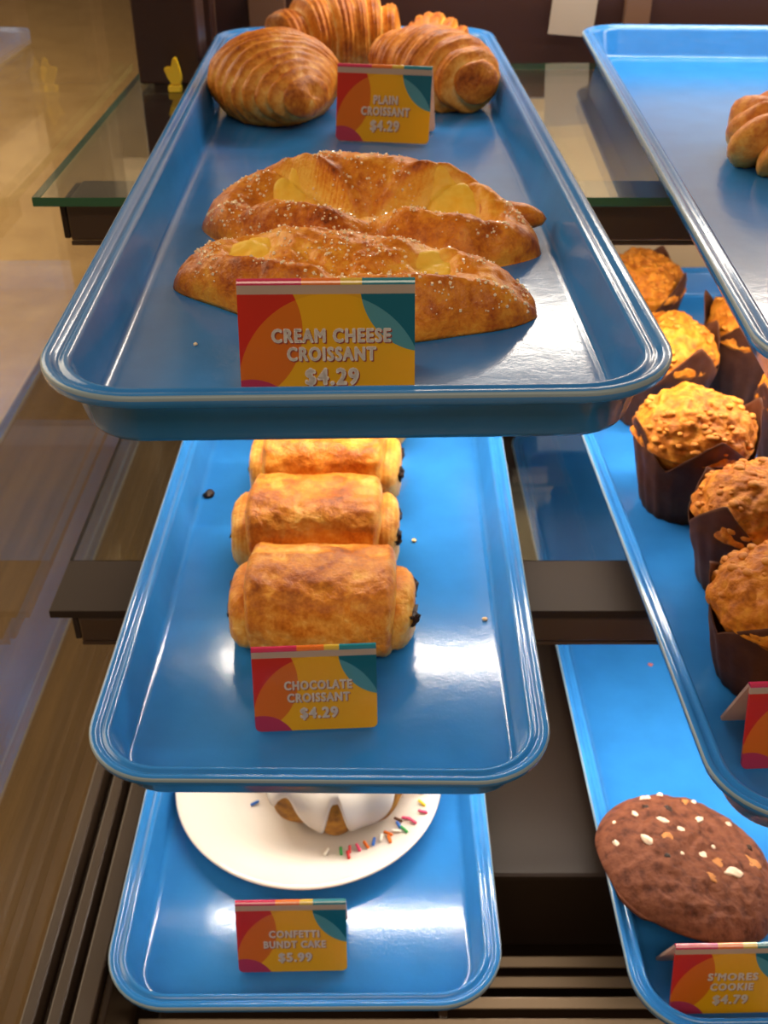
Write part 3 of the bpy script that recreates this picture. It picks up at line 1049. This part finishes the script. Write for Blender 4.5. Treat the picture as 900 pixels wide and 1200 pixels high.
# ------------------------------------------------------------------ plate, bundt cake, sprinkles
PX, PY = -0.051, 0.494
bm = bmesh.new()
prof = [(0.0, 0.003), (0.052, 0.003), (0.058, 0.0045), (0.072, 0.0095), (0.086, 0.0135), (0.0895, 0.0142), (0.0905, 0.0134), (0.0895, 0.0120), (0.074, 0.0070), (0.060, 0.0018), (0.054, 0.0), (0.0, 0.0)]
NS = 96
vs, fs = [], []
for r_, z_ in prof:
    for j in range(NS):
        a = j / NS * 2 * PI
        vs.append((math.cos(a) * r_, math.sin(a) * r_, z_))
pl = pydata('dessert_plate', vs, [(i * NS + j, i * NS + (j + 1) % NS, (i + 1) * NS + (j + 1) % NS, (i + 1) * NS + j) for i in range(len(prof) - 1) for j in range(NS)],
            M_PLATE, None, (PX, PY, F3 + H + 0.0002))
bm.free()
tag(pl, 'round white plate carrying a glazed bundt cake', 'plate')

bk = empty('bundt_cake', (-0.032, 0.494, F3 + 0.0060))
tag(bk, 'small golden bundt cake under dripping white glaze on the plate', 'cake')


def bundt(a, b, grow):
    """a: round the ring, b: round the cross-section"""
    flute = 0.0026 * math.cos(8 * a)
    R, rr = 0.0300, 0.0215 + grow + flute * 0.8
    zc = 0.023
    x = R + math.cos(b) * rr
    z = zc + math.sin(b) * (rr + 0.003)
    return Vector((math.cos(a) * x, math.sin(a) * x, max(z, 0.0)))


n, m = 120, 36
vs = [bundt(i / n * 2 * PI, j / m * 2 * PI, 0) for i in range(n) for j in range(m)]
vs = [v + Vector((v.x, v.y, 0)) * (fbm(v, 50, 2.0, 3) * 0.025) for v in vs]
pydata('cake_body', vs, [(i * m + j, ((i + 1) % n) * m + j, ((i + 1) % n) * m + (j + 1) % m, i * m + (j + 1) % m) for i in range(n) for j in range(m)], M_CAKE, bk)
# glaze: covers the crown and runs down in drips; b from the inside over the top to the drip line
n, m = 200, 40


def dripline(a):
    # angle below the equator where the glaze stops
    d = -0.62 - 0.22 * math.sin(3 * a + 0.6) + 0.16 * math.sin(7 * a + 1.1)
    c = (a + PI / 2 + PI) % (2 * PI) - PI          # 0 at the front
    d += 1.45 * gs(c - 0.03, 0.15)                # bare spot in the middle of the front
    d += 1.2 * gs(c + 0.62, 0.20) + 0.9 * gs(c - 0.95, 0.17)
    d -= 0.55 * gs(c + 0.24, 0.14) + 0.5 * gs(c - 0.42, 0.22)
    return max(-1.15, min(0.55, d))


vs = []
for i in range(n):
    a = i / n * 2 * PI
    b0 = dripline(a)
    for j in range(m):
        t = j / (m - 1)
        b_ = b0 + (PI * 0.95 - b0) * t
        vs.append(bundt(a, b_, 0.0028 * min(1.0, math.sqrt(t * 9 + 0.0)) * (0.85 + 0.25 * nz((math.cos(a), math.sin(a), t), 2.0, 3)) - 0.0004))
pydata('white_glaze', vs, [(i * m + j, ((i + 1) % n) * m + j, ((i + 1) % n) * m + j + 1, i * m + j + 1) for i in range(n) for j in range(m - 1)], M_GLAZE, bk)

SPC = {'orange': (0.80, 0.16, 0.01), 'pink': (0.75, 0.06, 0.16), 'red': (0.50, 0.02, 0.02), 'green': (0.03, 0.28, 0.06), 'blue': (0.03, 0.14, 0.55), 'yellow': (0.85, 0.55, 0.02), 'white': (0.85, 0.80, 0.70), 'brown': (0.10, 0.03, 0.01)}
SPM = {k: plain(k + '_sugar_sprinkle', c, 0.35) for k, c in SPC.items()}


def capsule(r, ln):
    bm = bmesh.new()
    bmesh.ops.create_uvsphere(bm, u_segments=12, v_segments=8, radius=r)
    for v in bm.verts:
        v.co.z += math.copysign(ln / 2, v.co.z)
    bmesh.ops.rotate(bm, cent=(0, 0, 0), matrix=Matrix.Rotation(PI / 2, 3, 'Y'), verts=bm.verts)
    return bm


def plate_z(x, y):
    r_ = math.hypot(x - PX, y - PY)
    for (r0, z0), (r1, z1) in zip(prof[:6], prof[1:6]):
        if r0 <= r_ <= r1:
            return F3 + z0 + (z1 - z0) * (r_ - r0) / (r1 - r0)
    return F3 + 0.003


# loose sprinkles on the plate: colour, place, turn
for k, x, y, rz in (
        ('white', -0.0371, 0.4367, -2.03),
        ('green', -0.0276, 0.4367, -1.43),
        ('red', -0.0221, 0.4374, -1.58),
        ('pink', -0.0166, 0.4386, -1.15),
        ('orange', -0.0115, 0.4403, -1.04),
        ('blue', -0.0066, 0.4424, -1.73),
        ('white', -0.0020, 0.4449, -1.71),
        ('orange', 0.0027, 0.4482, -0.45),
        ('orange', 0.0034, 0.4428, -1.30),
        ('blue', 0.0096, 0.4543, -1.13),
        ('white', 0.0079, 0.4493, -0.15),
        ('green', 0.0131, 0.4496, -0.82),
        ('pink', 0.0147, 0.4595, -0.17),
        ('pink', 0.0188, 0.4560, -0.67),
        ('pink', 0.0255, 0.4630, -0.30),
        ('yellow', 0.0251, 0.4708, -0.87),
        ('brown', 0.0094, 0.4595, -0.51),
        ('yellow', 0.0272, 0.4809, 0.30),
        ('red', -0.0228, 0.4322, -1.37),
        ('blue', -0.0872, 0.4780, -2.52)):
    z = plate_z(x, y) + 0.0022
    o = bm_obj('sugar_sprinkle', capsule(0.0011, 0.0044), SPM[k], None, (x, y, z + H), (0, 0, rz), smooth=True)
    tag(o, k + ' sugar sprinkle lying on the white plate before the bundt cake', 'sprinkle', k + ' sprinkles on the plate')
rng = random.Random(3)
for q in range(26):
    a, b_ = rng.uniform(0, 2 * PI), rng.uniform(0.3, 2.0)
    v = bundt(a, b_, 0.0036)
    bm_obj('sprinkle', capsule(0.0011, 0.0044), SPM[rng.choice(list(SPC))], bk, v, (rng.uniform(-0.5, 0.5), rng.uniform(-0.5, 0.5), rng.uniform(0, PI)), smooth=True)


# ------------------------------------------------------------------ price cards
def text_mesh(s, size, bold):
    c = bpy.data.curves.new('txt', 'FONT')
    c.body = s
    c.size = size
    c.align_x = 'CENTER'
    c.align_y = 'CENTER'
    c.space_character = 1.18
    c.resolution_u = 3
    o = bpy.data.objects.new('txt', c)
    COL.objects.link(o)
    dg = bpy.context.evaluated_depsgraph_get()
    me = bpy.data.meshes.new_from_object(o.evaluated_get(dg))
    bpy.data.objects.remove(o)
    # heavy lettering: the strokes are thickened by a ring of shifted outlines
    bm = bmesh.new()
    for k in range(8):
        m2 = me.copy()
        for v in m2.vertices:
            v.co.x += bold * 1.35 * math.cos(k * PI / 4)
            v.co.y += bold * math.sin(k * PI / 4)
        bm.from_mesh(m2)
        bpy.data.meshes.remove(m2)
    bm.to_mesh(me)
    bm.free()
    return me


def price_card(x, y, z, rz, lines, label, W=0.0635, HT=0.0475, tilt=15, back_open=0.020):
    r = empty('price_card', (x, y, z + 0.0010), rz)
    tag(r, label, 'price card', 'colourful folded price cards')
    th = 0.0016
    tl = math.radians(tilt)
    up = Vector((0, math.sin(tl), math.cos(tl)))
    nf = Vector((0, -math.cos(tl), math.sin(tl)))       # outward normal of the front panel

    def slab(name, base, upv, out, ht, m, rad=0.003, uvs=False, round_top=False):
        pts = []
        cs = [(W / 2 - rad, rad, 1.5 * PI), (W / 2 - rad, ht - rad, 0), (-W / 2 + rad, ht - rad, PI / 2), (-W / 2 + rad, rad, PI)]
        for k, (cx, cy, a0) in enumerate(cs):
            if k in (1, 2) and not round_top:
                pts.append((W / 2 if k == 1 else -W / 2, ht))
                continue
            for q in range(6):
                a = a0 + q / 5 * PI / 2
                pts.append((cx + rad * math.cos(a), cy + rad * math.sin(a)))
        n_ = len(pts)
        vs = [base + Vector((px, 0, 0)) + upv * py for px, py in pts] + [base + Vector((px, 0, 0)) + upv * py - out * th for px, py in pts]
        fs = [tuple(range(n_)), tuple(reversed(range(n_, 2 * n_)))] + [(i, i + n_, (i + 1) % n_ + n_, (i + 1) % n_) for i in range(n_)]
        me = bpy.data.meshes.new(name)
        me.from_pydata([tuple(v) for v in vs], [], fs)
        uvl = me.uv_layers.new(name='UVMap')
        for lp in me.loops:
            px, py = pts[lp.vertex_index % n_]
            uvl.data[lp.index].uv = (px / W + 0.5, py / ht)
        bm = bmesh.new()
        bm.from_mesh(me)
        bmesh.ops.recalc_face_normals(bm, faces=bm.faces)
        bm.to_mesh(me)
        bm.free()
        return link(name, me, r, mats=[m], smooth=False)
    fp = slab('front_panel', Vector((0, 0, 0)), up, nf, HT, M_CARD)
    top = up * HT
    # back panel leans the other way
    bb = Vector((0, top.y + 0.003 + back_open, 0))
    bu = Vector((0, top.y + 0.003, top.z)) - bb
    bl = bu.length
    bu.normalize()
    bo = Vector((0, bu.z, -bu.y))
    slab('back_panel', bb, bu, bo, bl, M_CARDBACK)
    # rounded fold
    vs, fs, K = [], [], 8
    c = Vector((0, top.y + 0.0016, top.z - 0.0004))
    for sx in (-W / 2, W / 2):
        for k in range(K + 1):
            a = PI - k / K * PI
            vs.append(c + Vector((sx, math.cos(a) * 0.0018, math.sin(a) * 0.0018)))
    for k in range(K):
        fs.append((k, k + 1, K + 2 + k, K + 1 + k))
    fs.append(tuple(range(K + 1)))
    fs.append(tuple(reversed(range(K + 1, 2 * K + 2))))
    fs.append((0, K + 1, 2 * K + 1, K))
    me = bpy.data.meshes.new('fold')
    me.from_pydata([tuple(v) for v in vs], [], fs)
    uvl = me.uv_layers.new(name='UVMap')
    for lp in me.loops:
        uvl.data[lp.index].uv = (vs[lp.vertex_index].x / W + 0.5, 0.5)
    link('fold', me, r, mats=[M_FOLD], smooth=False)
    rot = (math.radians(90 - tilt), 0, 0)
    for s, size, vy, wd in lines:
        me = text_mesh(s, size, size * 0.040)
        xs = [v.co.x for v in me.vertices]
        k = wd * W / (max(xs) - min(xs))
        for v in me.vertices:
            v.co.x *= k
        p = up * (vy * HT) + nf * 0.00022 + Vector((0.0015, 0, 0))
        me2 = me.copy()
        link('lettering', me, fp, p + nf * 0.00012, rot, [M_LETTER], False)
        link('lettering_shadow', me2, fp, p + Vector((0.00045, 0, 0)) - up * 0.00045, rot, [M_LETTERSH], False)
    return r


def std(l1, w1, l2, w2, pr):
    return [(l1, 0.0068, 0.565, w1), (l2, 0.0068, 0.410, w2), (pr, 0.0084, 0.215, 0.31)]


price_card(-0.0205, 0.3448, F1, 0.02, std('CREAM CHEESE', 0.68, 'CROISSANT', 0.51, '$4.29'), 'price card reading cream cheese croissant $4.29', 0.0636, 0.0430)
price_card(-0.0015, 0.6910, F1, -0.17, std('PLAIN', 0.26, 'CROISSANT', 0.52, '$4.29'), 'price card reading plain croissant $4.29', 0.0600, 0.0440)
price_card(-0.0345, 0.3850, F2, 0.055, std('CHOCOLATE', 0.55, 'CROISSANT', 0.51, '$4.29'), 'price card reading chocolate croissant $4.29', 0.0625, 0.0455)
price_card(-0.0530, 0.3575, F3, 0.02, std('CONFETTI', 0.46, 'BUNDT CAKE', 0.57, '$5.99'), 'price card reading confetti bundt cake $5.99', 0.0630, 0.0475)
price_card(0.1925, 0.3320, F3, 0.02, std("S'MORES", 0.44, 'COOKIE', 0.38, '$4.79'), "price card reading s'mores cookie $4.79", 0.0640, 0.0455)
price_card(0.2075, 0.3600, F2, 0.05, [], 'red and orange price card in front of the muffins', 0.0630, 0.0455)

# ------------------------------------------------------------------ small things
def crumb(name, x, y, z, s, m, label, cat, seed, group=None):
    bm = bmesh.new()
    bmesh.ops.create_icosphere(bm, subdivisions=3, radius=1)
    for v in bm.verts:
        v.co *= 1 + 0.4 * nz(v.co, 1.3, seed)
        v.co = Vector((v.co.x * s, v.co.y * s * 0.8, v.co.z * s * 0.55 + s * 0.5))
        v.co.z = max(0, v.co.z)
    o = bm_obj(name, bm, m, None, (x, y, z + H), (0, 0, seed), smooth=True)
    return tag(o, label, cat, group)


crumb('chocolate_crumb', -0.1198, 0.6031, F2, 0.0040, M_CHOC, 'dark chocolate crumb alone at the left of the chocolate croissant tray', 'crumb', 1.0)
crumb('pastry_crumb', 0.0192, 0.5505, F2, 0.0017, M_CRUMB, 'tiny pale pastry crumb beside the second chocolate croissant', 'crumb', 2.0)
crumb('pastry_crumb', 0.0587, 0.4727, F2, 0.0018, M_CRUMB, 'tiny pale pastry crumb near the right edge of the chocolate croissant tray', 'crumb', 3.0)
crumb('sugar_crumb', -0.0770, 0.3950, F1, 0.0010, M_SUGAR, 'tiny sugar crumb left of the cream cheese price card', 'crumb', 4.0)
crumb('sugar_crumb', -0.0800, 0.5000, F1, 0.0012, M_SUGAR, 'tiny sugar crumb between the tips of the cream cheese croissants', 'crumb', 5.0)
crumb('berry_crumb', 0.2099, 0.6193, F3, 0.0018, M_JAM, 'small reddish crumb on the bare blue tray behind the cookie', 'crumb', 6.0)

# yellow clip on the upper shelf
yc = empty('plastic_clip', (-0.158, 0.842, Z1 + 0.0002))
yc.scale = (0.55, 0.55, 0.55)
tag(yc, 'yellow plastic clip standing on the back left of the upper shelf', 'clip')
bm = bmesh.new()
box(bm, -0.009, 0.009, -0.006, 0.006, 0, 0.009, 0.002)
bm_obj('clip_base', bm, M_YELLOW, yc)
bm = bmesh.new()
vv = [(-0.013, 0.030), (-0.007, 0.033), (-0.002, 0.031), (0.000, 0.043), (0.005, 0.045), (0.009, 0.030), (0.011, 0.018), (0.008, 0.0095), (-0.004, 0.0095), (-0.009, 0.020)]
f0 = [bm.verts.new((x, -0.004, z)) for x, z in vv]
f1 = [bm.verts.new((x, 0.004, z)) for x, z in vv]
bm.faces.new(f0)
bm.faces.new(list(reversed(f1)))
for i in range(len(vv)):
    bm.faces.new((f0[i], f1[i], f1[(i + 1) % len(vv)], f0[(i + 1) % len(vv)]))
bmesh.ops.bevel(bm, geom=bm.edges[:], offset=0.0012, segments=2, affect='EDGES')
bm_obj('clip_jaw', bm, M_YELLOW, yc)

# paper label on the rear door frame
bm = bmesh.new()
box(bm, -0.0195, 0.0195, -0.0004, 0.0004, 0, 0.055, 0.0002)
lb = bm_obj('paper_label', bm, M_PAPERTAG, None, (0.163, 1.002, -0.180 + H), (0, math.radians(4), 0))
tag(lb, 'white paper label on the dark frame at the back of the case', 'label')
